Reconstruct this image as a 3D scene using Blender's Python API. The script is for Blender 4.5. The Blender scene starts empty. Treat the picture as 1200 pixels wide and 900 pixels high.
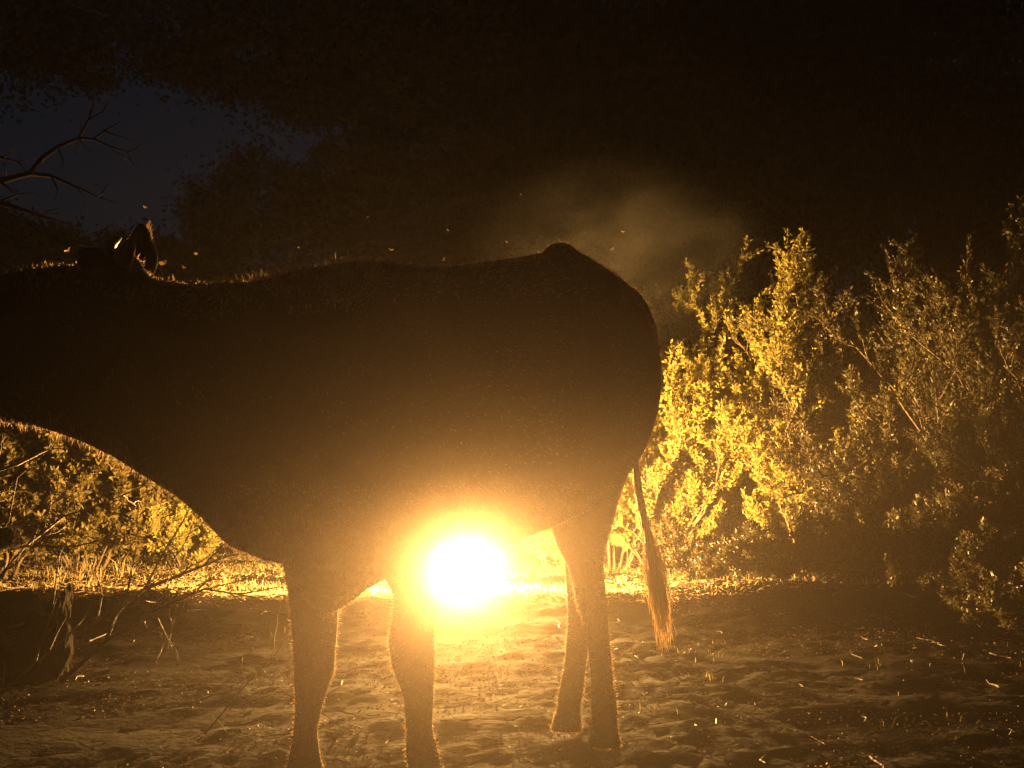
import bpy, bmesh, math, random
import numpy as np
from mathutils import Vector, noise as mnoise
R = math.radians
rnd = random.Random(7); rs = np.random.RandomState(11)
sc = bpy.context.scene
COL = sc.collection

# ---------------------------------------------------------------- camera
F = 1287.0; CAMZ = 0.73; HZ = 560.0
PITCH = math.atan((HZ - 450.0) / F)
cam_d = bpy.data.cameras.new('camera'); cam = bpy.data.objects.new('camera', cam_d); COL.objects.link(cam)
cam.location = (0, 0, CAMZ); cam.rotation_euler = (R(90) + PITCH, 0, 0)
cam_d.lens = 36.0 * F / 1200.0; cam_d.sensor_width = 36.0; cam_d.clip_start = 0.02; cam_d.clip_end = 500
sc.camera = cam

# ---------------------------------------------------------------- night sky, added dim sun lamp, exposure
SUN_EL, SUN_AZ = R(3), R(200)
w = bpy.data.worlds.new('World'); sc.world = w; w.use_nodes = True
wn = w.node_tree; bg = wn.nodes['Background']
sky = wn.nodes.new('ShaderNodeTexSky'); sky.sky_type = 'NISHITA'; sky.sun_disc = False
sky.sun_elevation = SUN_EL; sky.sun_rotation = SUN_AZ; sky.ozone_density = 3.0
hs = wn.nodes.new('ShaderNodeMixRGB'); hs.blend_type = 'MULTIPLY'; hs.inputs[0].default_value = 1
hs.inputs[2].default_value = (1.0, 0.72, 0.72, 1)
wn.links.new(sky.outputs[0], hs.inputs[1]); wn.links.new(hs.outputs[0], bg.inputs[0])
bg.inputs[1].default_value = 0.0070
ml = bpy.data.lights.new('added_sun', 'SUN'); ml.energy = 0.006; ml.angle = R(0.5); ml.color = (0.75, 0.8, 1.0)  # added faint bluish sun lamp; no moon is seen
added_sun = bpy.data.objects.new('added_sun', ml); COL.objects.link(added_sun); added_sun.rotation_euler = (R(60), 0, R(200))
LAMP_L = 12500.0
sc.view_settings.view_transform = 'Standard'; sc.view_settings.look = 'None'
sc.view_settings.exposure = 0.3; sc.view_settings.gamma = 1.0
cy = sc.cycles
cy.use_denoising = True; cy.max_bounces = 5; cy.diffuse_bounces = 2; cy.glossy_bounces = 1
cy.transmission_bounces = 3; cy.volume_bounces = 0; cy.transparent_max_bounces = 8
cy.sample_clamp_indirect = 3.0; cy.caustics_reflective = False; cy.caustics_refractive = False

# ---------------------------------------------------------------- helpers
def zat(py, Y):
    v = (450.0 - py) / F
    return CAMZ + Y * (math.sin(PITCH) + v * math.cos(PITCH)) / (math.cos(PITCH) - v * math.sin(PITCH))
def at(px, py, Y):
    """world point at depth Y seen at photo pixel px, py"""
    v = (450.0 - py) / F
    t = Y / (math.cos(PITCH) - v * math.sin(PITCH))
    return Vector(((px - 600.0) / F * t, Y, CAMZ + t * (math.sin(PITCH) + v * math.cos(PITCH))))
def smooth(a, b, x):
    t = min(1, max(0, (x - a) / (b - a))); return t * t * (3 - 2 * t)
def ground_z(x, y):
    r = mnoise.noise(Vector((x * .35, y * .35, 3.1))) * .035 + mnoise.noise(Vector((x * 1.3, y * 1.3, 8.7))) * .014
    r *= smooth(1.0, 4.5, math.hypot(x, y - 1.2) + .8) * .8 + .2
    crest_y = 6.12 + .25 * math.sin(x * .9 + .4) - .10 * x + .22 * mnoise.noise(Vector((x * 1.4, 2.2, .5)))
    c = math.exp(-((y - crest_y) / .55) ** 2) * (.108 + .045 * smooth(.6, 2.2, x) + .05 * mnoise.noise(Vector((x * 2.3, y * .8, 5.5))) * (1 - .6 * math.exp(-((x + .26) / .3) ** 2)))
    dip = -.02 * math.exp(-((x + .3) ** 2 + (y - 7.0) ** 2) / .5)
    rise = .006 * max(0, y - 9) ** 1.2
    r *= 1 - .85 * math.exp(-(((x) / .9) ** 2 + ((y - 2.8) / .7) ** 2))
    k = math.exp(-(((x + .3) / 1.2) ** 2 + ((y - 7.0) / .8) ** 2))
    return r * (1 - .8 * k) + c + dip + rise

def tag(o, label=None, cat=None, group=None, kind=None):
    if label: o['label'] = label
    if cat: o['category'] = cat
    if group: o['group'] = group
    if kind: o['kind'] = kind
    return o
def empty(name, loc, rz=0):
    o = bpy.data.objects.new(name, None); COL.objects.link(o); o.location = loc; o.rotation_euler = (0, 0, rz)
    o.empty_display_size = .1
    return o
def link_mesh(name, me, mat, parent=None, sm=False):
    o = bpy.data.objects.new(name, me); COL.objects.link(o)
    if mat: me.materials.append(mat)
    if sm: me.polygons.foreach_set('use_smooth', [True] * len(me.polygons))
    if parent: o.parent = parent
    return o
def mesh_np(name, V, Fs, k):
    """V (n,3), Fs flat index array of k-gons"""
    me = bpy.data.meshes.new(name); n = len(V); nf = len(Fs) // k
    me.vertices.add(n); me.vertices.foreach_set('co', np.asarray(V, dtype=np.float32).ravel())
    me.loops.add(nf * k); me.loops.foreach_set('vertex_index', np.asarray(Fs, dtype=np.int32).ravel())
    me.polygons.add(nf); me.polygons.foreach_set('loop_start', np.arange(0, nf * k, k, dtype=np.int32))
    me.update(calc_edges=True); me.validate()
    return me
class MB:
    def __init__(s): s.v = []; s.f = []
    def ring_loft(s, rings, cap=True):
        n = len(rings[0]); b = len(s.v)
        for r in rings: s.v.extend([tuple(p) for p in r])
        for i in range(len(rings) - 1):
            for j in range(n):
                a = b + i * n + j; c = b + i * n + (j + 1) % n
                s.f.append((a, c, c + n, a + n))
        if cap:
            s.f.append(tuple(b + j for j in range(n))[::-1])
            s.f.append(tuple(b + (len(rings) - 1) * n + j for j in range(n)))
    def tube(s, pts, rad, n=6):
        rings = []; up = Vector((.13, .21, .97))
        pts = [Vector(p) for p in pts]
        for i, p in enumerate(pts):
            p = Vector(p); a = Vector(pts[max(0, i - 1)]); c = Vector(pts[min(len(pts) - 1, i + 1)])
            t = (c - a)
            if t.length < 1e-9: t = Vector((0, 0, 1))
            t.normalize()
            e = up.cross(t)
            if e.length < .05: e = Vector((1, 0, 0)).cross(t)
            e.normalize(); g = t.cross(e)
            r = rad[i] if hasattr(rad, '__len__') else rad
            rings.append([p + (e * math.cos(2 * math.pi * j / n) + g * math.sin(2 * math.pi * j / n)) * r for j in range(n)])
        s.ring_loft(rings)
    def lathe(s, prof, c=(0, 0, 0), n=24):
        s.ring_loft([[(c[0] + r * math.cos(2 * math.pi * j / n), c[1] + r * math.sin(2 * math.pi * j / n), c[2] + z) for j in range(n)] for r, z in prof])
    def sphere(s, c, rx, ry=None, rz=None, n=12, m=8):
        ry = ry or rx; rz = rz or rx
        s.ring_loft([[(c[0] + rx * math.sin(a) * math.cos(2 * math.pi * j / n), c[1] + ry * math.sin(a) * math.sin(2 * math.pi * j / n), c[2] - rz * math.cos(a)) for j in range(n)]
                     for a in [max(.02, min(math.pi - .02, math.pi * i / m)) for i in range(m + 1)]])
    def build(s, name, mat, parent=None, sm=True):
        me = bpy.data.meshes.new(name); me.from_pydata(s.v, [], s.f); me.update()
        return link_mesh(name, me, mat, parent, sm)

# ---------------------------------------------------------------- materials
def new_mat(name):
    m = bpy.data.materials.new(name); m.use_nodes = True
    nt = m.node_tree; return m, nt, nt.nodes['Principled BSDF']
def ramp(nt, stops):
    r = nt.nodes.new('ShaderNodeValToRGB'); e = r.color_ramp.elements
    while len(e) < len(stops): e.new(.5)
    for i, (p, c) in enumerate(stops): e[i].position = p; e[i].color = (*c, 1)
    return r
def rough_mat(name, c1, c2, scale, rough=.85, bump=.5, bscale=None, spec=.3):
    m, nt, b = new_mat(name)
    tc = nt.nodes.new('ShaderNodeTexCoord'); n = nt.nodes.new('ShaderNodeTexNoise')
    n.inputs['Scale'].default_value = scale; n.inputs['Detail'].default_value = 8; n.inputs['Roughness'].default_value = .65
    nt.links.new(tc.outputs['Object'], n.inputs['Vector'])
    r = ramp(nt, [(.3, c1), (.7, c2)]); nt.links.new(n.outputs[0], r.inputs[0]); nt.links.new(r.outputs[0], b.inputs['Base Color'])
    n2 = nt.nodes.new('ShaderNodeTexNoise'); n2.inputs['Scale'].default_value = bscale or scale * 4; n2.inputs['Detail'].default_value = 8
    nt.links.new(tc.outputs['Object'], n2.inputs['Vector'])
    bp = nt.nodes.new('ShaderNodeBump'); bp.inputs['Strength'].default_value = bump; bp.inputs['Distance'].default_value = .02
    nt.links.new(n2.outputs[0], bp.inputs['Height']); nt.links.new(bp.outputs[0], b.inputs['Normal'])
    b.inputs['Roughness'].default_value = rough; b.inputs['Specular IOR Level'].default_value = spec
    return m
def leaf_mat(name, cols, trans=.4, rough=.5, spec=.4):
    m, nt, b = new_mat(name)
    g = nt.nodes.new('ShaderNodeNewGeometry')
    r = ramp(nt, [(i / (len(cols) - 1), c) for i, c in enumerate(cols)])
    nt.links.new(g.outputs['Random Per Island'], r.inputs[0]); nt.links.new(r.outputs[0], b.inputs['Base Color'])
    b.inputs['Roughness'].default_value = rough; b.inputs['Specular IOR Level'].default_value = spec
    t = nt.nodes.new('ShaderNodeBsdfTranslucent'); nt.links.new(r.outputs[0], t.inputs[0])
    mx = nt.nodes.new('ShaderNodeMixShader'); mx.inputs[0].default_value = trans
    nt.links.new(b.outputs[0], mx.inputs[1]); nt.links.new(t.outputs[0], mx.inputs[2])
    nt.links.new(mx.outputs[0], nt.nodes['Material Output'].inputs['Surface'])
    return m
def vol_mat(name, dens, g, col=(1, 1, 1), noisy=None, lobe2=None):
    m, nt, b = new_mat(name); nt.nodes.remove(b)
    v = nt.nodes.new('ShaderNodeVolumePrincipled'); v.inputs['Color'].default_value = (*col, 1)
    v.inputs['Density'].default_value = dens; v.inputs['Anisotropy'].default_value = g
    if noisy:
        tc = nt.nodes.new('ShaderNodeTexCoord'); n = nt.nodes.new('ShaderNodeTexNoise')
        n.inputs['Scale'].default_value = noisy; n.inputs['Detail'].default_value = 3; n.inputs['Distortion'].default_value = .6
        nt.links.new(tc.outputs['Object'], n.inputs['Vector'])
        ln = nt.nodes.new('ShaderNodeVectorMath'); ln.operation = 'LENGTH'; nt.links.new(tc.outputs['Object'], ln.inputs[0])
        fall = nt.nodes.new('ShaderNodeMapRange'); fall.inputs[1].default_value = 1.0; fall.inputs[2].default_value = .15
        fall.inputs[3].default_value = 0; fall.inputs[4].default_value = 1; fall.interpolation_type = 'SMOOTHSTEP'
        nt.links.new(ln.outputs['Value'], fall.inputs[0])
        mr = nt.nodes.new('ShaderNodeMapRange'); mr.inputs[1].default_value = .42; mr.inputs[2].default_value = .72
        mr.inputs[3].default_value = dens * .12; mr.inputs[4].default_value = dens; nt.links.new(n.outputs[0], mr.inputs[0])
        mu = nt.nodes.new('ShaderNodeMath'); mu.operation = 'MULTIPLY'
        nt.links.new(mr.outputs[0], mu.inputs[0]); nt.links.new(fall.outputs[0], mu.inputs[1]); nt.links.new(mu.outputs[0], v.inputs['Density'])
    if lobe2:   # second, sharper forward lobe, added to imitate lens bloom round the lamp
        v2 = nt.nodes.new('ShaderNodeVolumePrincipled'); v2.inputs['Color'].default_value = (1, .96, .9, 1)
        v2.inputs['Density'].default_value = lobe2[0]; v2.inputs['Anisotropy'].default_value = lobe2[1]
        ad = nt.nodes.new('ShaderNodeAddShader'); nt.links.new(v.outputs[0], ad.inputs[0]); nt.links.new(v2.outputs[0], ad.inputs[1])
        nt.links.new(ad.outputs[0], nt.nodes['Material Output'].inputs['Volume']); return m
    nt.links.new(v.outputs[0], nt.nodes['Material Output'].inputs['Volume'])
    return m

M = {}
M['dirt'] = rough_mat('dirt', (.0065, .0032, .0027), (.019, .0095, .0075), 2.3, 1.0, .3, 40, .03)
M['bark'] = rough_mat('bark', (.04, .028, .02), (.10, .07, .045), 12, .85, .8, 40)
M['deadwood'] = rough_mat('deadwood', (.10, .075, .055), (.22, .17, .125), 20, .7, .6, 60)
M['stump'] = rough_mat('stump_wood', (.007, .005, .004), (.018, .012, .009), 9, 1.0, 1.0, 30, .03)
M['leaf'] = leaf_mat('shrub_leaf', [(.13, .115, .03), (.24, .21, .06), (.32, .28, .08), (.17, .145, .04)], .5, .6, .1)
M['leaf_dim'] = leaf_mat('shrub_leaf_dim', [(.05, .042, .015), (.09, .07, .025), (.12, .09, .03)], .4, .6, .1)  # shrub leaf toned down; weaker lantern light at left put into the colour
M['leaf_shaded'] = leaf_mat('shrub_leaf_shaded', [(.03, .026, .010), (.06, .047, .016), (.045, .037, .013)], .3, .5, .22)  # darker shrub leaf; dim light on right-hand shrubs put into the colour
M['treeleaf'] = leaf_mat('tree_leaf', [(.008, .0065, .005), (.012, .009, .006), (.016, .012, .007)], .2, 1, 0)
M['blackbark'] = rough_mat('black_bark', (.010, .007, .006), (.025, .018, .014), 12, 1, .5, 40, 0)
M['grass'] = leaf_mat('dry_grass', [(.22, .165, .07), (.34, .26, .12), (.18, .14, .07)], .4, .6, .3)
M['litter'] = leaf_mat('leaf_litter', [(.08, .05, .03), (.15, .10, .055), (.06, .04, .026), (.18, .12, .075)], .15, .7, .12)
M['hide'] = rough_mat('cow_hide', (.020, .012, .008), (.034, .020, .013), 6, .75, .3, 90, .2)
M['fur'] = leaf_mat('cow_fur', [(.3, .19, .11), (.5, .34, .2), (.4, .26, .15)], .85, .5, .3)
M['tailhair'] = leaf_mat('tail_hair', [(.4, .28, .18), (.68, .54, .38), (.52, .4, .27)], .85, .4, .5)
M['horn'] = rough_mat('horn', (.12, .09, .06), (.24, .19, .13), 15, .45, .2)
M['moth'] = leaf_mat('moth_wing', [(.55, .42, .25), (.6, .5, .35)], .5, .6, .2)
m, nt, b = new_mat('dark_eye'); b.inputs['Base Color'].default_value = (.01, .008, .006, 1); b.inputs['Roughness'].default_value = .1; M['eye'] = m
m, nt, b = new_mat('lantern_metal'); b.inputs['Base Color'].default_value = (.08, .08, .08, 1); b.inputs['Metallic'].default_value = .8; b.inputs['Roughness'].default_value = .45; M['metal'] = m
m, nt, b = new_mat('lamp_glow'); nt.nodes.remove(b); e = nt.nodes.new('ShaderNodeEmission')
e.inputs[0].default_value = (1.0, .535, .145, 1); e.inputs[1].default_value = LAMP_L
nt.links.new(e.outputs[0], nt.nodes['Material Output'].inputs[0]); M['glow'] = m

# ---------------------------------------------------------------- ground (one sheet, finer near the camera)
def axis(lims):
    out = []
    for a, b, st in lims: out += list(np.arange(a, b, st))
    return out + [lims[-1][1]]
xs = axis([(-60, -14, 2.5), (-14, -4, .4), (-4, 5, .045), (5, 14, .4), (14, 60, 2.5)])
ys = axis([(-25, 0, 1.5), (0, 2, .2), (2, 9.5, .045), (9.5, 16, .3), (16, 60, 2.5)])
V = np.zeros((len(xs) * len(ys), 3), dtype=np.float32); k = 0
for yy in ys:
    for xx in xs:
        z = ground_z(xx, yy)
        if 1.5 < yy < 12 and abs(xx) < 6:
            z += mnoise.noise(Vector((xx * 4, yy * 4, 1))) * .010 + abs(mnoise.noise(Vector((xx * 9, yy * 9, 4)))) * .016 + mnoise.noise(Vector((xx * 23, yy * 23, 7))) * .014
        V[k] = (xx, yy, z); k += 1
nx = len(xs); I = np.arange(len(V)).reshape(len(ys), nx)
Q = np.stack([I[:-1, :-1], I[:-1, 1:], I[1:, 1:], I[1:, :-1]], -1).reshape(-1)
g = link_mesh('ground', mesh_np('ground', V, Q, 4), M['dirt'], None, True); tag(g, kind='structure')
MINZ = float(V[:, 2].min())

# ---------------------------------------------------------------- haze box
mb = MB()
x0, x1, y0, y1, z0, z1 = -62, 62, -27, 62, MINZ - 1.0, 34.0
mb.v = [(x0, y0, z0), (x1, y0, z0), (x1, y1, z0), (x0, y1, z0), (x0, y0, z1), (x1, y0, z1), (x1, y1, z1), (x0, y1, z1)]
mb.f = [(0, 3, 2, 1), (4, 5, 6, 7), (0, 1, 5, 4), (1, 2, 6, 5), (2, 3, 7, 6), (3, 0, 4, 7)]
hz = mb.build('haze', vol_mat('haze_air', .00045, .8, (1, .92, .8)), None, False)
tag(hz, 'thin smoky night air filling the whole clearing', 'haze', None, 'stuff')

# ---------------------------------------------------------------- foliage builders
def leaf_mesh(name, P, D, size, aspect=.45, jitter=.6, sizes=None):
    """folded rhombic leaves at points P along directions D"""
    n = len(P); D = D + rs.normal(0, jitter, (n, 3)); D /= np.linalg.norm(D, axis=1, keepdims=True) + 1e-9
    Rr = rs.normal(0, 1, (n, 3)); S = np.cross(D, Rr); S /= np.linalg.norm(S, axis=1, keepdims=True) + 1e-9
    N = np.cross(D, S)
    L = (size * rs.uniform(.6, 1.3, n))[:, None] if sizes is None else sizes[:, None]
    W = L * aspect * .5
    V = np.empty((n, 4, 3), dtype=np.float32)
    V[:, 0] = P; V[:, 1] = P + D * L * .5 + S * W + N * W * .3; V[:, 2] = P + D * L; V[:, 3] = P + D * L * .5 - S * W + N * W * .3
    return mesh_np(name, V.reshape(-1, 3), np.arange(n * 4), 4)

def grow(mb, p, d, L, r, depth, maxd, twigs, rg, up=.25, spread=.75, kids=(3, 5), wig=.22, rr=.55, lr=(.45, .75)):
    seg = 5; pts = [p.copy()]; rad = [r]; q = p.copy(); dd = d.normalized()
    for i in range(seg):
        dd = (dd + Vector((rg.gauss(0, wig), rg.gauss(0, wig), rg.gauss(0, wig) + up * .35)) * (1 if depth else .6)).normalized()
        q = q + dd * L / seg; pts.append(q.copy()); rad.append(r * (1 - .75 * (i + 1) / seg) if depth == maxd else r * (1 - .5 * (i + 1) / seg))
    mb.tube(pts, rad, 6 if depth < 2 else 3)
    if depth >= maxd: twigs.append(pts); return
    nk = rg.randint(*kids)
    for j in range(nk):
        f = .12 + .88 * (j + rg.random() * .8) / nk; i = min(seg - 1, int(f * seg)); t = f * seg - i
        b = pts[i].lerp(pts[i + 1], min(1, t))
        ax = (pts[i + 1] - pts[i]).normalized()
        o = Vector((rg.gauss(0, 1), rg.gauss(0, 1), rg.gauss(0, 1))); o = (o - ax * o.dot(ax)).normalized()
        grow(mb, b, (ax + o * spread * rg.uniform(.6, 1.3) + Vector((0, 0, up))).normalized(), L * rg.uniform(*lr), r * rr, depth + 1, maxd, twigs, rg, up, spread, kids, wig, rr, lr)
    if depth > 0: twigs.append(pts[2:])

def shrub(name, base, H, lean, nst, seed, leaf, n_per, lsize, label, cat, group, spread0=.6, maxd=3, up=.3, kids=(5, 8), xb=0, lift=0):
    rg = random.Random(seed); root = empty(name, base)
    mb = MB(); tw = []
    for i in range(nst):
        a = 2 * math.pi * (i + rg.random()) / nst
        d = Vector((math.cos(a) * spread0 * rg.uniform(.3, 1.2) + lean, math.sin(a) * spread0 * rg.uniform(.3, 1.1), 1))
        h = H * rg.choice([.45, .52, .58, .62, .7, .82])
        grow(mb, Vector((math.cos(a) * .1 + rg.gauss(0, xb), math.sin(a) * .1, -.05)), d, h, .006 + .007 * h, 0, maxd, tw, rg, up, .7, kids, .21, .55, (.38, .62))
    mb.build('stem', M['bark'], root)
    P = []; D = []
    for t in tw:
        for _ in range(n_per * 5):
            f = rg.random() ** .8 * (len(t) - 1.001); i = int(f); q = t[i].lerp(t[i + 1], f - i)
            ax = (t[i + 1] - t[i]).normalized()
            P.append(q + Vector((rg.gauss(0, .008), rg.gauss(0, .008), rg.gauss(0, .008)))); D.append(ax * .7 + Vector((0, 0, .25)))
    P = np.array(P); D = np.array(D)
    keep = P[:, 2] > .03
    link_mesh('foliage', leaf_mesh('foliage', P[keep], D[keep], lsize, .45, .7), leaf, root)
    print('SHRUB', len(P), len(tw))
    tag(root, label, cat, group)
    return root

def crown(cs, n, size, seed):
    """leaf clumps inside a list of ellipsoids (c, (rx,ry,rz), share), uneven and with gaps"""
    st = np.random.RandomState(seed); P = []
    for (c, r, share) in cs:
        nc = max(16, int(share * 260)); cc = st.normal(0, 1, (nc, 3)); cc /= np.linalg.norm(cc, axis=1, keepdims=True)
        cc *= st.uniform(.35, 1.0, (nc, 1)) ** .6
        cr = st.uniform(.14, .34, nc)
        k = int(n * share); idx = st.randint(0, nc, k)
        off = st.normal(0, .5, (k, 3)) * cr[idx][:, None]
        P.append((cc[idx] + off) * np.array(r) + np.array(c))
    P = np.concatenate(P)
    return leaf_mesh('foliage', P, st.normal(0, 1, P.shape), size, .55, .2)

def tree(base, H, trunk_r, blobs, n, leafsize, seed, label, group='dark trees beyond the clearing', name='broadleaf_tree', th=.5, lf=.6):
    rg = random.Random(seed); root = empty(name, base)
    mb = MB(); tw = []
    grow(mb, Vector((0, 0, -.1)), Vector((rg.gauss(0, .08), rg.gauss(0, .08), 1)), H * th, trunk_r, 0, 3, tw, rg, .15, .8, (4, 5), .09, .5, (.55, .8))
    for (c, r, s) in blobs:
        c = Vector(c); st = Vector((0, 0, H * th * lf)); mid = st.lerp(c, .5) + Vector((rg.gauss(0, .2), rg.gauss(0, .2), 1.6 if lf > .9 else .2))
        mb.tube([st, mid, c], [trunk_r * .55, trunk_r * .35, trunk_r * .12], 6)
    mb.build('trunk', M['blackbark'], root)
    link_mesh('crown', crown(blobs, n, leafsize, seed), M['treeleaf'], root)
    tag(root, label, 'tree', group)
    return root

def gpos(px, Y, Yd=None):
    X = (px - 600.0) / F * Y / math.cos(PITCH) * .995
    return Vector((X, Y, ground_z(X, Y)))

# ---------------------------------------------------------------- trees against the night sky
def blob_px(base, px, py, Y, r):
    p = at(px, py, Y); return (tuple(p - base), r)
def tree_px(bpx, Y, spec, n, ls, seed, label, tr=.22, H=7, th=.5, name='broadleaf_tree', group='dark trees beyond the clearing', lf=.6):
    Y *= 1.7; spec = [(a, b_, c * 1.7, tuple(q * 1.7 for q in r_)) for a, b_, c, r_ in spec]; H *= 1.7; tr *= 1.5; ls *= 1.35; n = int(n * 1.3)
    base = gpos(bpx, Y); tot = sum(s[3][0] * s[3][2] for s in spec)
    blobs = [(tuple(at(s[0], s[1], Y + s[2]) - base), s[3], s[3][0] * s[3][2] / tot) for s in spec]
    return tree(base, H, tr, blobs, n, ls, seed, label, group, name, th, lf)
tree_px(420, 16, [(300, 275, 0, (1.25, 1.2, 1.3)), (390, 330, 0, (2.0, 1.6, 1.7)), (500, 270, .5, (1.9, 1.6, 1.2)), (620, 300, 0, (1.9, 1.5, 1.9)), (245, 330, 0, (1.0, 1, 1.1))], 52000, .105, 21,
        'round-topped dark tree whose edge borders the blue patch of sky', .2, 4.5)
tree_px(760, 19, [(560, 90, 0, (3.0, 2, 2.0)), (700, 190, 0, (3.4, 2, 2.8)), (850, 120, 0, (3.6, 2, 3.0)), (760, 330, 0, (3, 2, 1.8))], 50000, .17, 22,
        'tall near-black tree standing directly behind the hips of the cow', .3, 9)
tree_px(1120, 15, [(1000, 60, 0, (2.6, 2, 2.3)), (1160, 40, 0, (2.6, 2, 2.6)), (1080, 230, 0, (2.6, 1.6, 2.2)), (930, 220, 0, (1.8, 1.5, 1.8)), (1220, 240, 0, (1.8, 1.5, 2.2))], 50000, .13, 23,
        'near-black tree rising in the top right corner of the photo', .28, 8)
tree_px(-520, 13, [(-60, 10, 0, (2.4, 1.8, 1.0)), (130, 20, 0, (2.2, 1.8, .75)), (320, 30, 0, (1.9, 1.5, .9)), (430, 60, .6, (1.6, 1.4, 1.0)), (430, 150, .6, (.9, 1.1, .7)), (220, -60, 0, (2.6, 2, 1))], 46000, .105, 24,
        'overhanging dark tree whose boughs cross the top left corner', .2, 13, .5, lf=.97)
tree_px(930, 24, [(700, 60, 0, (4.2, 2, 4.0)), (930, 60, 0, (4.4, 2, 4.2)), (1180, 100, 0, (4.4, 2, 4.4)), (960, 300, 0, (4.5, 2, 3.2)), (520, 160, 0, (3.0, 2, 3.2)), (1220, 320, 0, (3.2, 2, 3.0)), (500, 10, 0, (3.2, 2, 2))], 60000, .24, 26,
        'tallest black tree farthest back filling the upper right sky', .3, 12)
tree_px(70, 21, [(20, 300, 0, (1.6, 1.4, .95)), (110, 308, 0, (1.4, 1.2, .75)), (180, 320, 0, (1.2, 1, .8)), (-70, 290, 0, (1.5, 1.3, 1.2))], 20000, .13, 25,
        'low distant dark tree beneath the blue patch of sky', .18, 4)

# bare limb at the far left: a dead tree standing just outside the frame
def limb_px(mb, pts, Y, r0, r1, sub=0):
    P = [at(px, py, Y + dy) for px, py, dy in pts]
    mb.tube(P, [r0 + (r1 - r0) * i / (len(P) - 1) for i in range(len(P))], 5)
b = gpos(-210, 3.3); root = empty('bare_tree', b)
mb = MB(); mbo = MB()
T = [Vector((b.x, b.y, b.z - .1)), Vector((b.x + .05, b.y, .8)), Vector((b.x - .02, b.y, 1.5)), Vector((b.x + .1, b.y + .05, 2.3)), Vector((b.x, b.y + .1, 3.2))]
mbo.tube(T, [.11, .09, .075, .05, .02], 8)
limbs = [([(-210, 250, 0), (-120, 235, 0), (-50, 222, 0), (0, 212, 0), (35, 203, .05), (60, 206, .1), (90, 219, .1), (115, 231, .1)], .024, .003),
         ([(35, 203, .05), (50, 185, .05), (68, 172, 0), (92, 162, 0), (110, 163, 0), (130, 172, 0), (150, 178, 0)], .012, .003),
         ([(92, 162, 0), (104, 140, 0), (110, 122, 0), (108, 108, 0)], .006, .002), ([(104, 140, 0), (120, 132, 0), (128, 118, 0)], .005, .002),
         ([(110, 163, 0), (128, 150, 0), (140, 143, 0)], .005, .002), ([(120, 152, 0), (134, 158, 0), (160, 165, 0)], .004, .0015),
         ([(60, 206, .1), (68, 222, .1), (64, 236, .1)], .005, .002), ([(0, 212, 0), (14, 224, 0), (22, 226, 0)], .006, .002),
         ([(68, 172, 0), (74, 188, 0), (72, 200, 0)], .004, .0015),
         ([(-210, 200, 0), (-100, 190, .1), (-30, 183, .1), (5, 185, .1), (22, 190, .1)], .02, .003),
         ([(-210, 290, 0), (-90, 240, -.1), (-20, 233, -.1), (20, 243, -.1), (45, 252, -.1), (80, 262, -.1)], .02, .003),
         ([(0, 236, -.1), (20, 228, -.1), (40, 226, -.1)], .005, .002)]
for pts, r0, r1 in limbs: limb_px(mbo, pts, 3.3, r0 * .72, r1 * .72)
for i in range(26):
    pts, r0, r1 = limbs[rnd.choice([0, 1, 9, 10])]; q = rnd.choice(pts[-5:]); a = rnd.uniform(-1.6, 1.6)
    x, y, dd = q; P = [(x, y, dd)]
    for s in range(3): x += 9 * math.cos(a); y += 9 * math.sin(a) * .8; a += rnd.gauss(0, .35); P.append((x, y, dd + rnd.gauss(0, .02)))
    limb_px(mbo, P, 3.3, .0025, .0009)
mbo.v = [tuple(Vector(p) - b) for p in mbo.v]
mbo.build('trunk', M['blackbark'], root)
tag(root, 'bare dead tree reaching leafless forked limbs across the blue sky', 'tree')

# ---------------------------------------------------------------- shrubs lit by the lantern
S = shrub; G = 'leafy shrubs round the edge of the clearing'
S('leafy_shrub', gpos(778, 8.45), 1.8, 0, 12, 31, M['leaf'], 13, .034, 'brightest yellow-lit shrub just behind the tail of the cow', 'shrub', G, .45, 3, .4)
S('leafy_shrub', gpos(872, 8.9), 1.5, 0, 11, 49, M['leaf'], 9, .036, 'amber shrub set back between the brightest shrub and the golden one', 'shrub', G, .5, 3, .35)
S('leafy_shrub', gpos(715, 8.9), 1.6, 0, 8, 36, M['leaf'], 8, .045, 'glowing shrub mostly hidden behind the hind quarters of the cow', 'shrub', G, .5, 3, .4)
S('leafy_shrub', gpos(965, 7.45), 1.9, 0.02, 12, 32, M['leaf'], 8, .03, 'golden middle shrub with tall shoots standing clear of its top', 'shrub', G, .36, 3, .38)
S('leafy_shrub', gpos(1080, 6.9), 1.7, 0, 11, 33, M['leaf_shaded'], 9, .027, 'dusky shrub between the golden shrub and the darkest one', 'shrub', G, .5, 3, .35)
S('leafy_shrub', gpos(1190, 6.4), 1.85, 0, 12, 34, M['leaf_shaded'], 9, .024, 'darkest and tallest shrub cut by the right edge of the photo', 'shrub', G, .5, 3, .35)
S('leafy_shrub', gpos(1000, 6.6), .55, 0, 9, 35, M['leaf_shaded'], 6, .026, 'low dim shrublet at the foot of the right-hand shrubs', 'shrub', G, 1.0, 3, .1)
S('leafy_shrub', gpos(1110, 6.0), .75, 0, 9, 42, M['leaf_shaded'], 5, .024, 'low dark shrublet in front of the dusky shrub', 'shrub', G, 1.0, 3, .15)
S('leafy_shrub', gpos(1190, 5.3), .6, 0, 9, 43, M['leaf_shaded'], 5, .022, 'nearest dark shrublet low at the right edge of the photo', 'shrub', G, 1.0, 3, .15)
S('leafy_shrub', gpos(832, 6.7), .42, 0, 8, 46, M['leaf_shaded'], 4, .02, 'smallest dark shrublet on the soil right of the hanging tail', 'shrub', G, 1.1, 3, .1)
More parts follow.
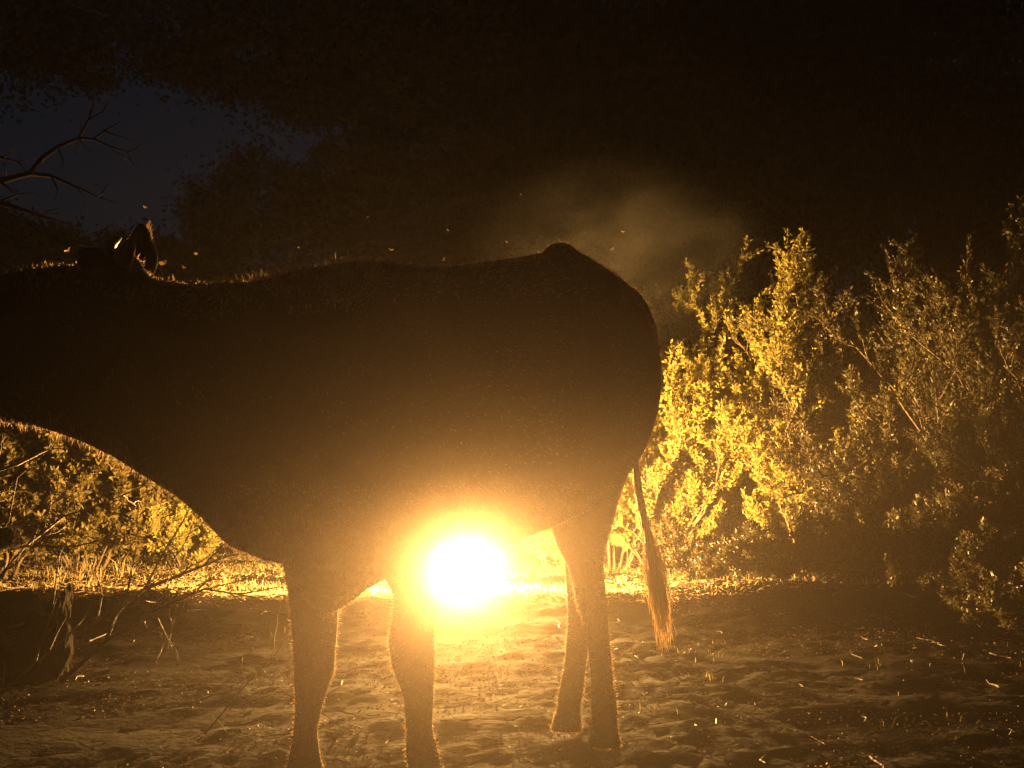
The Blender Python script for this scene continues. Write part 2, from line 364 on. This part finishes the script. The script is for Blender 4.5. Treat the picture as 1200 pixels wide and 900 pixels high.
S('leafy_shrub', gpos(925, 6.2), .42, 0, 8, 47, M['leaf_shaded'], 4, .02, 'sprawling dark shrublet on open soil before the golden shrubs', 'shrub', G, 1.2, 3, .08)
S('leafy_shrub', gpos(105, 8.7), 1.35, 0, 12, 45, M['leaf_dim'], 8, .05, 'rounded mound-like shrub farthest back under the neck of the cow', 'shrub', G, .7, 3, .25)
S('leafy_shrub', gpos(5, 8.0), 1.35, 0, 10, 37, M['leaf_dim'], 9, .045, 'dim-toned brown shrub seen under the throat of the cow at the left edge', 'shrub', G, .6, 3, .25)
S('leafy_shrub', gpos(222, 9.1), 1.05, -.05, 11, 38, M['leaf'], 8, .035, 'yellow-lit shrub seen beneath the brisket of the cow', 'shrub', G, .6, 3, .2)
S('leafy_shrub', gpos(655, 8.8), .8, 0, 7, 39, M['leaf'], 7, .045, 'washed-out shrub seen through the gap under the belly', 'shrub', G, .6, 3, .3)
S('leafy_shrub', gpos(430, 9.8), 1.1, 0, 7, 40, M['leaf'], 7, .045, 'bright shrub glimpsed between the two front legs', 'shrub', G, .6, 3, .3)

# ---------------------------------------------------------------- lantern on the ground
LP = at(543, 664, 7.0); lb = Vector((LP.x, LP.y, ground_z(LP.x, LP.y)))
root = empty('lantern', lb); hz_ = LP.z - lb.z
tag(root, 'blazing round lantern standing on the ground beneath the belly of the cow', 'lantern')
GR = .105
mb = MB(); mb.lathe([(.001, -.01), (.085, -.01), (.09, .0), (.088, .03), (.06, .045), (.05, max(.05, hz_ - GR * .97)), (.001, max(.051, hz_ - GR * .96))]); mb.build('base', M['metal'], root)
mb = MB(); mb.sphere((0, 0, hz_), GR, n=24, m=16); mb.build('globe', M['glow'], root)
mb = MB(); mb.lathe([(.001, hz_ + GR * .98), (.05, hz_ + GR * .98), (.075, hz_ + GR + .012), (.045, hz_ + GR + .04), (.018, hz_ + GR + .055), (.001, hz_ + GR + .056)]); mb.build('cap', M['metal'], root)
mb = MB(); mb.tube([(.12 * math.cos(a), 0, hz_ + .17 * math.sin(a)) for a in [math.pi * i / 16 for i in range(17)]], .003, 6); mb.build('handle', M['metal'], root)

# ---------------------------------------------------------------- cow
FR = Vector((-.34, 2.55, 0)); RE = Vector((.68, .733, 0)).normalized(); SD = Vector((RE.y, -RE.x, 0))   # rearward, near side
cow = empty('cow', (FR.x + RE.x * .4, FR.y + RE.y * .4, ground_z(0, 2.8)))
tag(cow, 'dark cow seen from the side as a silhouette, nearly filling the frame, tail hanging', 'cow')
body = MB()
def sring(c, side, w, zt, zb, n=24, ex=2.3, yshift=0):
    zc = (zt + zb) / 2; h = (zt - zb) / 2; out = []
    for j in range(n):
        a = 2 * math.pi * j / n; ca, sa = math.cos(a), math.sin(a)
        e_ = ex if sa <= 0 else ex - .55
        k = (abs(ca) ** e_ + abs(sa) ** e_) ** (-1 / e_)
        out.append(Vector((c.x, c.y, 0)) + side * (ca * k * w) + Vector((0, 0, zc + sa * k * h)))
    return out
def tors(st):
    rr = []
    for u, w_, t, b_ in st:
        c = FR + RE * u; rr.append(sring(c, SD, w_, zat(t, c.y), zat(b_, c.y)))
    return rr
body.ring_loft(tors([(-.36, .10, 350, 600), (-.30, .17, 328, 630), (-.2, .22, 316, 655), (-.08, .25, 306, 668), (.03, .27, 304, 672), (.15, .29, 312, 668), (.28, .31, 311, 655), (.42, .31, 305, 638),
                     (.56, .30, 299, 622), (.66, .275, 293, 610), (.73, .25, 293, 600), (.82, .215, 306, 585), (.92, .175, 320, 560), (.99, .14, 343, 530), (1.03, .11, 366, 500), (1.065, .06, 395, 460)]))
# hip hooks and spine knob
for s in (-1, 1):
    c = FR + RE * .68 + SD * (s * .14); body.sphere((c.x, c.y, zat(345, c.y + .02)), .08, .08, .07)
c = FR + RE * .70; body.sphere((c.x, c.y, zat(302, c.y)), .055, .055, .045)
def pl(stations, n=18, asp=1.0):
    rings = []
    for px, py, Y, hw in stations:
        c = at(px, py, Y); r = hw / F * Y
        rings.append([c + RE * (math.cos(2 * math.pi * j / n) * r * asp) + SD * (math.sin(2 * math.pi * j / n) * r) for j in range(n)])
    body.ring_loft(rings)
# near front, far front, near hind, far hind
pl([(432, 500, 2.47, 62), (445, 590, 2.46, 52), (470, 650, 2.45, 34), (487, 700, 2.44, 25), (482, 750, 2.43, 27), (484, 778, 2.43, 26), (490, 815, 2.43, 18), (491, 855, 2.43, 15.5), (495, 885, 2.42, 20), (499, 905, 2.42, 19), (500, 930, 2.40, 25), (500, 944, 2.40, 28)])
pl([(345, 500, 2.62, 60), (358, 590, 2.62, 50), (366, 650, 2.64, 36), (368, 700, 2.65, 29), (369, 745, 2.65, 26), (368, 785, 2.65, 24), (363, 820, 2.65, 17), (358, 855, 2.65, 14), (357, 880, 2.65, 17), (357, 900, 2.64, 22), (357, 914, 2.64, 25)])
pl([(690, 400, 3.02, 58), (692, 470, 3.02, 60), (686, 540, 3.02, 56), (680, 600, 3.02, 40), (680, 640, 3.04, 28), (688, 670, 3.06, 20), (692, 700, 3.06, 19), (700, 740, 3.04, 14), (706, 800, 3.02, 13), (708, 835, 3.02, 16), (709, 852, 3.01, 15), (708, 868, 3.0, 19), (708, 874, 3.0, 21)])
pl([(700, 400, 3.27, 50), (702, 470, 3.27, 46), (696, 540, 3.27, 40), (690, 600, 3.27, 32), (684, 650, 3.27, 24), (682, 685, 3.27, 19), (680, 720, 3.26, 15), (674, 780, 3.24, 13), (668, 815, 3.23, 15), (666, 832, 3.22, 14), (664, 848, 3.20, 18), (664, 856, 3.18, 20)])
# dewlap between the front legs
body.ring_loft([sring(at(px, 500, 2.56), SD, w_, zat(540, 2.56), zat(b_, 2.56), 16, 2.0) for px, w_, b_ in [(335, .03, 668), (360, .05, 704), (382, .05, 726), (402, .05, 716), (430, .06, 694), (462, .05, 674)]])
# neck and head
nk = [(365, 2.46, 316, 668, .21), (318, 2.40, 325, 658, .19), (285, 2.34, 329, 645, .165), (250, 2.29, 331, 612, .145), (215, 2.25, 331, 584, .135), (175, 2.21, 326, 560, .125), (140, 2.18, 316, 538, .12), (100, 2.14, 310, 518, .12),
      (60, 2.10, 310, 504, .118), (20, 2.05, 314, 497, .112), (-30, 2.0, 326, 492, .10), (-85, 1.96, 345, 492, .085), (-140, 1.92, 368, 490, .075), (-180, 1.90, 380, 482, .07), (-200, 1.89, 400, 468, .05)]
rings = []
for i, (px, Y, t, b_, w_) in enumerate(nk):
    c = at(px, 450, Y); a = at(nk[max(0, i - 1)][0], 450, nk[max(0, i - 1)][1]); e2 = at(nk[min(len(nk) - 1, i + 1)][0], 450, nk[min(len(nk) - 1, i + 1)][1])
    d = (a - e2); d.z = 0; d.normalize(); rings.append(sring(c, Vector((d.y, -d.x, 0)), w_, zat(t, Y), zat(b_, Y), 20, 2.2))
body.ring_loft(rings)
# poll
body.sphere(at(140, 318, 2.17), .05, .07, .04)
# tail dock
tp = [(735, 345, 3.32, 13), (752, 362, 3.35, 10), (764, 388, 3.36, 8), (767, 425, 3.37, 7.5), (760, 468, 3.37, 7), (749, 510, 3.37, 6), (745, 545, 3.37, 5.5), (749, 580, 3.36, 6), (756, 612, 3.36, 6), (762, 645, 3.35, 5)]
body.tube([at(a, b_, c) for a, b_, c, _ in tp], [r / F * 3.35 for *_, r in tp], 12)
raw = bpy.data.meshes.new('raw'); raw.from_pydata([tuple(Vector(p) - cow.location) for p in body.v], [], body.f); raw.update()
tmp = bpy.data.objects.new('tmp', raw); COL.objects.link(tmp)
md = tmp.modifiers.new('r', 'REMESH'); md.mode = 'VOXEL'; md.voxel_size = .0105
md = tmp.modifiers.new('s', 'SMOOTH'); md.factor = .6; md.iterations = 6
dg = bpy.context.evaluated_depsgraph_get(); me = bpy.data.meshes.new_from_object(tmp.evaluated_get(dg))
bpy.data.objects.remove(tmp); me.materials.clear(); me.name = 'body'
bo = link_mesh('body', me, M['hide'], cow, True)
# coat: short hairs growing from the hide
n = len(me.vertices); co = np.empty(n * 3, dtype=np.float32); me.vertices.foreach_get('co', co); co = co.reshape(-1, 3)
no = np.empty(n * 3, dtype=np.float32); me.vertices.foreach_get('normal', no); no = no.reshape(-1, 3)
NH = 170000; wgt = np.full(n, .45); wgt[np.abs(no[:, 2]) > .7] = 1.0; wgt[(co[:, 2] + cow.location.z) < .72] = 3.0; wgt[(no[:, 2] > .5) & (co[:, 0] + cow.location.x < -.3)] = 1.8; wgt /= wgt.sum(); idx = rs.choice(n, NH, p=wgt); P = co[idx] + rs.normal(0, .004, (NH, 3)); N = no[idx]
Pw = P + np.array(cow.location)
patch = np.array([mnoise.noise(Vector((float(p[0]) * 7, float(p[1]) * 7, float(p[2]) * 7))) for p in Pw[::1]])
L = rs.uniform(.005, .012, NH) * (1 + .8 * patch)
leg = Pw[:, 2] < .72; guard = (rs.rand(NH) < .2) & (leg | (np.abs(N[:, 2]) > .6)); L[~leg & (np.abs(N[:, 2]) < .6)] *= .6; L[guard] *= 1.5; L[leg] *= .5
crest = (N[:, 2] > .5) & (Pw[:, 0] < -.3); L[crest] *= np.where(Pw[crest][:, 0] < -.8, .45, 1.15) * (1 + .5 * patch[crest])
L[(N[:, 2] < -.5) & (Pw[:, 2] > .35)] *= 1.1
D = N * .8 + np.array([RE.x * .35, RE.y * .35, -.55]) * .9 + rs.normal(0, .28, (NH, 3)); D[crest] = N[crest] + rs.normal(0, .4, (crest.sum(), 3)); D[leg] += N[leg] * .9
D /= np.linalg.norm(D, axis=1, keepdims=True)
Sx = np.cross(D, rs.normal(0, 1, (NH, 3))); Sx /= np.linalg.norm(Sx, axis=1, keepdims=True)
Vv = np.empty((NH, 3, 3), dtype=np.float32); P = P - N * .002
hw = np.where(guard | crest, np.where(leg, .0006, .0007), .00032)[:, None]
Vv[:, 0] = P + Sx * hw; Vv[:, 1] = P - Sx * hw; Vv[:, 2] = P + D * L[:, None]
link_mesh('coat', mesh_np('coat', Vv.reshape(-1, 3), np.arange(NH * 3), 3), M['fur'], cow)
# tail switch
rg = random.Random(5); mb = MB(); tpath = [(756, 600), (762, 640), (768, 675), (773, 705), (777, 735), (780, 766)]
wid = [3, 8, 11, 11, 9, 8]
for i in range(230):
    ph = rg.uniform(0, 2 * math.pi); rr = math.sqrt(rg.random()); s0 = rg.uniform(0, 2.2); jit = rg.gauss(0, .45); e = rg.uniform(2.7, 5.0); pts = []
    if rg.random() < .12: e = rg.uniform(2, 3.5); rr = 1.25
    for kk in range(7):
        f = s0 + (e - s0) * kk / 6; j = min(4, int(f)); t = f - j
        cx = tpath[j][0] * (1 - t) + tpath[j + 1][0] * t; cyy = tpath[j][1] * (1 - t) + tpath[j + 1][1] * t
        ww = (wid[j] * (1 - t) + wid[j + 1] * t) * (rr if kk else rr * .4)
        q = at(cx + ww * math.cos(ph) + rg.gauss(0, .5 + kk * .28) + jit * kk, cyy, 3.35 + ww * math.sin(ph) / F * 3.35); pts.append(q - cow.location)
    mb.tube(pts, [.0012, .0012, .0012, .0011, .001, .0008, .0003], 3)
mb.build('tail_switch', M['tailhair'], cow, False)
# ears, horns, eye
def leaf_surf(name, base, tip, wv, w, cup, mat, parent):
    mb = MB(); base = Vector(base); tip = Vector(tip); ax = tip - base; nrm = ax.cross(wv).normalized(); rows = 9; cols = 7
    for lay in (0, 1):
        for i in range(rows):
            t = i / (rows - 1); ww = w * (math.sin(math.pi * (t * .86 + .10)) ** .8) + .0008
            for j in range(cols):
                s = j / (cols - 1) * 2 - 1
                mb.v.append(tuple(base + ax * t + wv.normalized() * ww * s + nrm * (cup * (s * s) * ww + (.004 * (1 - s * s * .9) if lay else 0)) - parent.location))
    n_ = rows * cols
    for i in range(rows - 1):
        for j in range(cols - 1):
            a = i * cols + j; mb.f.append((a, a + 1, a + cols + 1, a + cols)); mb.f.append((a + n_ + cols, a + n_ + cols + 1, a + n_ + 1, a + n_))
    for i in range(rows - 1):
        a = i * cols; mb.f.append((a + n_, a, a + cols, a + cols + n_)); a += cols - 1; mb.f.append((a, a + n_, a + n_ + cols, a + cols))
    for j in range(cols - 1):
        mb.f.append((j + 1, j, j + n_, j + n_ + 1)); a = (rows - 1) * cols + j; mb.f.append((a, a + 1, a + 1 + n_, a + n_))
    return mb.build(name, mat, parent)
leaf_surf('ear', at(163, 326, 2.22), at(166, 262, 2.26), Vector((1, .3, 0)), .034, .8, M['hide'], cow)
leaf_surf('ear', at(150, 312, 2.10), at(92, 296, 2.02), Vector((.1, .5, 1)), .035, .6, M['hide'], cow)
mb = MB()
for i in range(110):
    f = rnd.random(); p = at(172 + rnd.gauss(0, 1.2) + 3 * math.sin(f * 3), 318 - 52 * f, 2.27 + rnd.gauss(0, .006)); q = p + Vector((rnd.uniform(0, .009), rnd.gauss(0, .004), rnd.uniform(.008, .018)))
    mb.tube([p - cow.location, q - cow.location], [.0006, .0002], 3)
mb.build('ear_fringe', M['tailhair'], cow, False)
for pts in ([(135, 312, 2.20), (127, 298, 2.23), (130, 286, 2.25), (142, 278, 2.25)], [(140, 312, 2.12), (146, 298, 2.08), (152, 286, 2.07), (151, 276, 2.08)]):
    mb = MB(); mb.tube([at(*p) - cow.location for p in pts], [.022, .018, .012, .003], 10); mb.build('horn', M['horn'], cow)
for dy in (-.112,):
    mb = MB(); c = at(40, 375, 2.08); mb.sphere(tuple(c + Vector((0, dy, 0)) - cow.location), .02); mb.build('eye', M['eye'], cow)
mb = MB(); c = at(40, 375, 2.08); mb.sphere(c + Vector((0, .108, 0)) - cow.location, .02); mb.build('eye', M['eye'], cow)
# hair tuft on the front of the thigh
mb = MB()
for i in range(140):
    p = at(648 + rg.gauss(0, 5), 618 + rg.gauss(0, 4), 3.03 + rg.gauss(0, .02)); q = p + Vector((rg.uniform(-.07, .03), rg.gauss(0, .01), rg.uniform(-.02, .03)))
    mb.tube([p - cow.location, (p + q) / 2 + Vector((0, 0, .004)) - cow.location, q - cow.location], [.0008, .0007, .0002], 3)
mb.build('hair_tuft', M['tailhair'], cow, False); mb = MB()
for i in range(260):
    f = rg.random(); px = 392 + f * 70; py = 711 - f ** .7 * 42
    p = at(px, py - 2, 2.56 + rg.gauss(0, .02)); q = p + Vector((rg.uniform(-.03, 0), rg.gauss(0, .01), rg.uniform(-.018, -.004)))
    mb.tube([p - cow.location, q - cow.location], [.0008, .0002], 3)
mb.build('dewlap_fringe', M['tailhair'], cow, False)

# ---------------------------------------------------------------- stump and bare branches, left foreground
b = gpos(44, 4.15); root = empty('tree_stump', b); mb = MB(); rings = []
def stump_top(a, f):
    x = math.cos(a) * f; y = math.sin(a) * f
    return .15 + .17 * x + .07 * mnoise.noise(Vector((x * 4, y * 4, 9))) + .04 * abs(mnoise.noise(Vector((x * 11, y * 11, 2)))) + .02 * mnoise.noise(Vector((x * 30, y * 30, 2)))
for i in range(12):
    t = i / 11; ring = []
    for j in range(64):
        a = 2 * math.pi * j / 64
        r_ = (.14 + .03 * (1 - t) ** 3 * (1 + .5 * math.sin(a * 4 + 1))) * (1 + .16 * mnoise.noise(Vector((math.cos(a) * 1.5, math.sin(a) * 1.5, t * 1.2))) + .035 * mnoise.noise(Vector((math.cos(a) * 7, math.sin(a) * 7, t * 5))))
        ring.append((r_ * math.cos(a) + .03 * mnoise.noise(Vector((t * 3, math.cos(a) * 2, 7))) + .02 * mnoise.noise(Vector((t * 9, math.sin(a) * 5, 1))), r_ * math.sin(a), -.05 * (1 - t) + t * stump_top(a, 1)))
    rings.append(ring)
base_ring = rings[-1]
for f in (.85, .65, .45, .25, .06):
    rings.append([(base_ring[j][0] * f, base_ring[j][1] * f, stump_top(2 * math.pi * j / 64, f) - .02 * (1 - f)) for j in range(64)])
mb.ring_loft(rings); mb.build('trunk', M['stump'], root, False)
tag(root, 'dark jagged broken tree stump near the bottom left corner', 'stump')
mb = MB(); b = gpos(2, 3.9); root = empty('log', b)
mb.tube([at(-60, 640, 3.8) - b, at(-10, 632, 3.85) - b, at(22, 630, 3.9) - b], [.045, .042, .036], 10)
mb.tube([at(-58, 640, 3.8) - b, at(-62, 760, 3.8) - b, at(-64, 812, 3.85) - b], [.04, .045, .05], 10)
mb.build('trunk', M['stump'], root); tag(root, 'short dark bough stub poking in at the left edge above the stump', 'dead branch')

def bare_branch(starts, Y, label, seed, name='dead_branch'):
    rg = random.Random(seed); px, py = starts[0][0][0][0:2]; b = at(px, py, Y); gz = ground_z(b.x, b.y); b.z = gz; root = empty(name, b); mb = MB()
    for pts, r0 in starts:
        P = [at(x, y, Y + dy) - b for x, y, dy in pts]
        mb.tube(P, [r0 * (1 - .75 * i / (len(P) - 1)) for i in range(len(P))], 5)
        for i in range(1, len(P)):
            for _ in range(2):
                if rg.random() < .75:
                    d = (P[i] - P[i - 1]).normalized(); o = Vector((rg.gauss(0, .5), rg.gauss(0, .35), rg.gauss(.15, .5)))
                    tw = []; grow(mb, P[i - 1].lerp(P[i], rg.random()), (d + o).normalized(), rg.uniform(.10, .26), r0 * .35, 1, 2, tw, rg, .05, .6, (1, 3), .15, .6, (.4, .7))
    mb.build('branch', M['deadwood'], root, False); tag(root, label, 'dead branch', 'leafless branches in the left foreground')
    return root
bare_branch([([(92, 745, 0), (130, 715, 0), (170, 690, .05), (215, 672, .1), (265, 652, .1), (330, 638, .15)], .010),
             ([(130, 715, 0), (185, 707, -.05), (235, 692, -.1), (290, 678, -.1)], .006),
             ([(170, 690, .05), (190, 650, .1), (215, 610, .1), (228, 585, .1)], .005)], 3.9, 'long bare branch fanning up to the right of the stump', 51)
bare_branch([([(70, 800, 0), (125, 750, .05), (180, 715, .1), (240, 690, .1), (300, 700, .1)], .008),
             ([(125, 750, .05), (150, 690, .1), (160, 640, .1)], .005)], 3.4, 'low bare branch closest to the camera below the stump', 52)
bare_branch([([(-20, 700, 0), (30, 640, 0), (75, 605, .1), (125, 588, .1), (180, 565, .15)], .008),
             ([(30, 640, 0), (90, 640, .1), (150, 625, .1), (210, 640, .1)], .005),
             ([(-20, 660, 0), (10, 610, 0), (20, 560, .1), (60, 525, .1)], .005)], 4.4, 'tangled bare branch rising behind the stump at the left edge', 53)
bare_branch([([(-25, 560, 0), (20, 545, 0), (60, 525, .1), (110, 530, .1)], .007), ([(-25, 560, 0), (15, 572, 0), (70, 580, .1), (120, 600, .1)], .005), ([(-25, 560, 0), (-25, 680, 0), (-30, 760, 0)], .012)], 4.9, 'thin bare branch just under the jaw of the cow', 54)
bare_branch([([(185, 725, 0), (195, 745, 0), (203, 762, 0)], .003), ([(196, 760, 0), (202, 735, 0), (207, 722, .02)], .003)], 4.4, 'small pale forked twig standing on bare soil', 55)

bare_branch([([(-20, 830, 0), (40, 780, 0), (90, 735, .05), (150, 705, .1), (200, 668, .1)], .006), ([(40, 780, 0), (60, 720, 0), (70, 650, .1), (95, 600, .1)], .004)], 3.6, 'thin bare branch crossing in front of the stump', 56)
bare_branch([([(240, 860, 0), (290, 800, 0), (325, 765, .1), (350, 715, .1)], .003), ([(270, 830, 0), (330, 810, 0), (385, 840, 0), (420, 870, 0)], .0025)], 3.2, 'fine bare twig beside the foremost left leg of the cow', 57)

# ---------------------------------------------------------------- ground cover (nobody could count it)
def scatter(n, xr, yr, dens=None):
    X = rs.uniform(xr[0], xr[1], n); Y = rs.uniform(yr[0], yr[1], n) 
    return X, Y
def litter(name, n, xr, yr, size, mat, label, cat, up=.25, asp=.5):
    X, Y = scatter(n, xr, yr); c = np.array([mnoise.noise(Vector((x * 1.1, y * 1.6, 2))) for x, y in zip(X, Y)]); keep = c > rs.uniform(-.5, .35, n)
    X = X[keep]; Y = Y[keep]; Z = np.array([ground_z(x, y) for x, y in zip(X, Y)]) + .006
    P = np.stack([X, Y, Z], 1); D = np.stack([rs.normal(0, 1, len(X)), rs.normal(0, 1, len(X)), np.abs(rs.normal(0, up, len(X)))], 1)
    o = link_mesh(name, leaf_mesh(name, P, D, size, asp, .05), mat); tag(o, label, cat, None, 'stuff')
litter('leaf_litter', 120000, (-3.5, 4.2), (2.2, 9.5), .011, M['litter'], 'dry fallen leaves and chips strewn over the dark soil', 'leaf litter', .12)
litter('straw', 60000, (-4.5, 2.6), (5.9, 10.5), .035, M['grass'], 'flattened pale straw added to brighten the ground round the lantern', 'straw', .25, .14)  # straw added so the ground round the lantern looks more brightly lit
# grass: thin curved blades
def grass(name, clumps, label, seed):
    st = random.Random(seed); mb_v = []; F_ = []
    for (x, y, n_, h) in clumps:
        for _ in range(n_):
            a = st.uniform(0, 6.283); r_ = abs(st.gauss(0, .05)); bx = x + r_ * math.cos(a); by = y + r_ * math.sin(a); bz = ground_z(bx, by)
            hh = h * st.uniform(.4, 1.2); ln = st.uniform(.1, .8); a2 = a + st.gauss(0, .5); w_ = .0016
            dx, dy = math.cos(a2) * ln * hh, math.sin(a2) * ln * hh; sx, sy = -math.sin(a2 + st.gauss(0, .8)) * w_, math.cos(a2) * w_
            k = len(mb_v)
            mb_v += [(bx - sx, by - sy, bz - .01), (bx + sx, by + sy, bz - .01), (bx + dx * .35 + sx, by + dy * .35 + sy, bz + hh * .6), (bx + dx * .35 - sx, by + dy * .35 - sy, bz + hh * .6),
                     (bx + dx + sx * .2, by + dy + sy * .2, bz + hh * (1 - ln * .3)), (bx + dx - sx * .2, by + dy - sy * .2, bz + hh * (1 - ln * .3))]
            F_ += [(k, k + 1, k + 2, k + 3), (k + 3, k + 2, k + 4, k + 5)]
    me = bpy.data.meshes.new(name); me.from_pydata(mb_v, [], F_); me.update()
    tag(link_mesh(name, me, M['grass']), label, 'grass', None, 'stuff')
cl = []
for i in range(70):
    y = rnd.uniform(3.2, 6.3); x = rnd.uniform(-.55, .6) * y
    if mnoise.noise(Vector((x * .9, y * .9, 6))) > -.08: cl.append((x, y, rnd.randint(1, 4), rnd.uniform(.02, .06)))
for i in range(1300):
    y = 6.1 + 4.0 * rnd.random() ** 1.2; x = rnd.uniform(-4.2, 2.4)
    if mnoise.noise(Vector((x * 1.7, y * 1.7, 3.3))) > -.1: cl.append((x, y, rnd.randint(3, 12), rnd.choice([.02, .03, .04, .07])))
for i in range(14):
    y = rnd.uniform(7.6, 9.3); x = (rnd.gauss(130, 55) - 600) / F * y; cl.append((x, y, rnd.randint(5, 24), rnd.choice([.05, .08, .12, .2])))
grass('grass', cl, 'sparse tufts of dry pale grass over the ground', 8)
# twigs on the ground, kept as one cover
mb = MB()
for i in range(170):
    y = rnd.uniform(2.8, 7); x = rnd.uniform(-.55, .6) * y; a = rnd.uniform(0, 6.28); L_ = rnd.uniform(.04, .2); P = []
    for k in range(4):
        xx = x + math.cos(a) * L_ * k / 3; yy = y + math.sin(a) * L_ * k / 3; a += rnd.gauss(0, .25); P.append((xx, yy, ground_z(xx, yy) + .012 + rnd.uniform(0, .012)))
    mb.tube(P, [.003, .0028, .002, .001], 4)
tag(mb.build('twig_litter', M['deadwood'], None, False), 'fine broken twigs lying scattered over the soil', 'twigs', None, 'stuff')

# ---------------------------------------------------------------- moths in the lantern light
def moth():
    r = empty('moth', (0, 0, 0)); mb = MB(); mb.tube([(-.007, 0, 0), (-.004, 0, 0), (.003, 0, 0), (.008, 0, 0)], [.0012, .0022, .0024, .0008], 8); mb.build('body', M['moth'], r)
    for s in (-1, 1):
        mb = MB(); o = [(.005, 0), (.007, .012), (.002, .017), (-.004, .013), (-.009, .010), (-.007, .003), (-.003, 0)]
        mb.v = [(x, s * y, .001 + y * .5) for x, y in o] + [(x, s * y, .0014 + y * .5) for x, y in o]; n_ = len(o)
        mb.f = [tuple(range(n_)), tuple(range(2 * n_ - 1, n_ - 1, -1))] + [(i, i + n_, (i + 1) % n_ + n_, (i + 1) % n_) for i in range(n_)]
        mb.build('wing', M['moth'], r, False)
    return r
MO = [(430, 255, 4.0, 'tiny lit moth hovering high above the withers of the cow'), (525, 270, 3.9, 'tiny lit moth above the dip in the back of the cow'),
      (350, 290, 3.8, 'tiny lit moth just above the front slope of the withers'), (610, 228, 4.2, 'highest tiny moth, above the loin of the cow'),
      (458, 293, 4.0, 'tiny lit moth low over the back, right of the withers'), (520, 305, 3.6, 'tiny lit moth nearly touching the middle of the back'),
      (228, 297, 3.4, 'tiny lit moth over the neck of the cow'), (192, 308, 3.2, 'tiny lit moth close behind the upright ear'),
      (170, 243, 3.3, 'tiny pale moth directly above the upright ear'), (80, 294, 3.3, 'tiny lit moth left of the ears against dark trees'),
      (730, 272, 4.4, 'tiny lit moth in the smoke above the rump'), (718, 292, 4.3, 'tiny lit moth just over the rump of the cow'),
      (594, 284, 4.3, 'tiny dim moth just over the loin'), (214, 313, 3.3, 'lowest tiny moth skimming the dip of the neck')]
pr = moth()
for i, (px, py, Y, lab) in enumerate(MO):
    if i == 0: r = pr
    else:
        r = pr.copy(); COL.objects.link(r)
        for ch in [c for c in COL.objects if c.parent == pr]:
            c2 = ch.copy(); COL.objects.link(c2); c2.parent = r
    tag(r, lab, 'moth', 'moths flying in the lantern light'); r.location = at(px, py, Y); s_ = rnd.uniform(.35, .85)
    r.rotation_euler = (rnd.uniform(-1, 1), rnd.uniform(-1.2, 1.2), rnd.uniform(0, 6)); r.scale = (s_, s_, s_)

# ---------------------------------------------------------------- drifting smoke wisp, and an added volume for lens glare
def volume_blob(name, c, r, mat, label):
    mb = MB(); mb.sphere((0, 0, 0), 1, n=24, m=16); o = mb.build(name, mat); o.location = c; o.scale = r
    tag(o, label, 'smoke', None, 'stuff')
volume_blob('smoke', (-.05, .35, 1.01), (.75, .8, .35), vol_mat('glare_volume', .033, .81, (1, .67, .48), None, (.032, .984)), 'added smoke this side of the cow, imitating lens glare')  # added volume close to the camera, imitates lens glare over the cow
volume_blob('smoke', at(725, 300, 4.8), (.75, .5, .5), vol_mat('wisp_smoke', .085, .3, (1, .95, .85), 2.4), 'faint wisp of smoke rising above the rump')
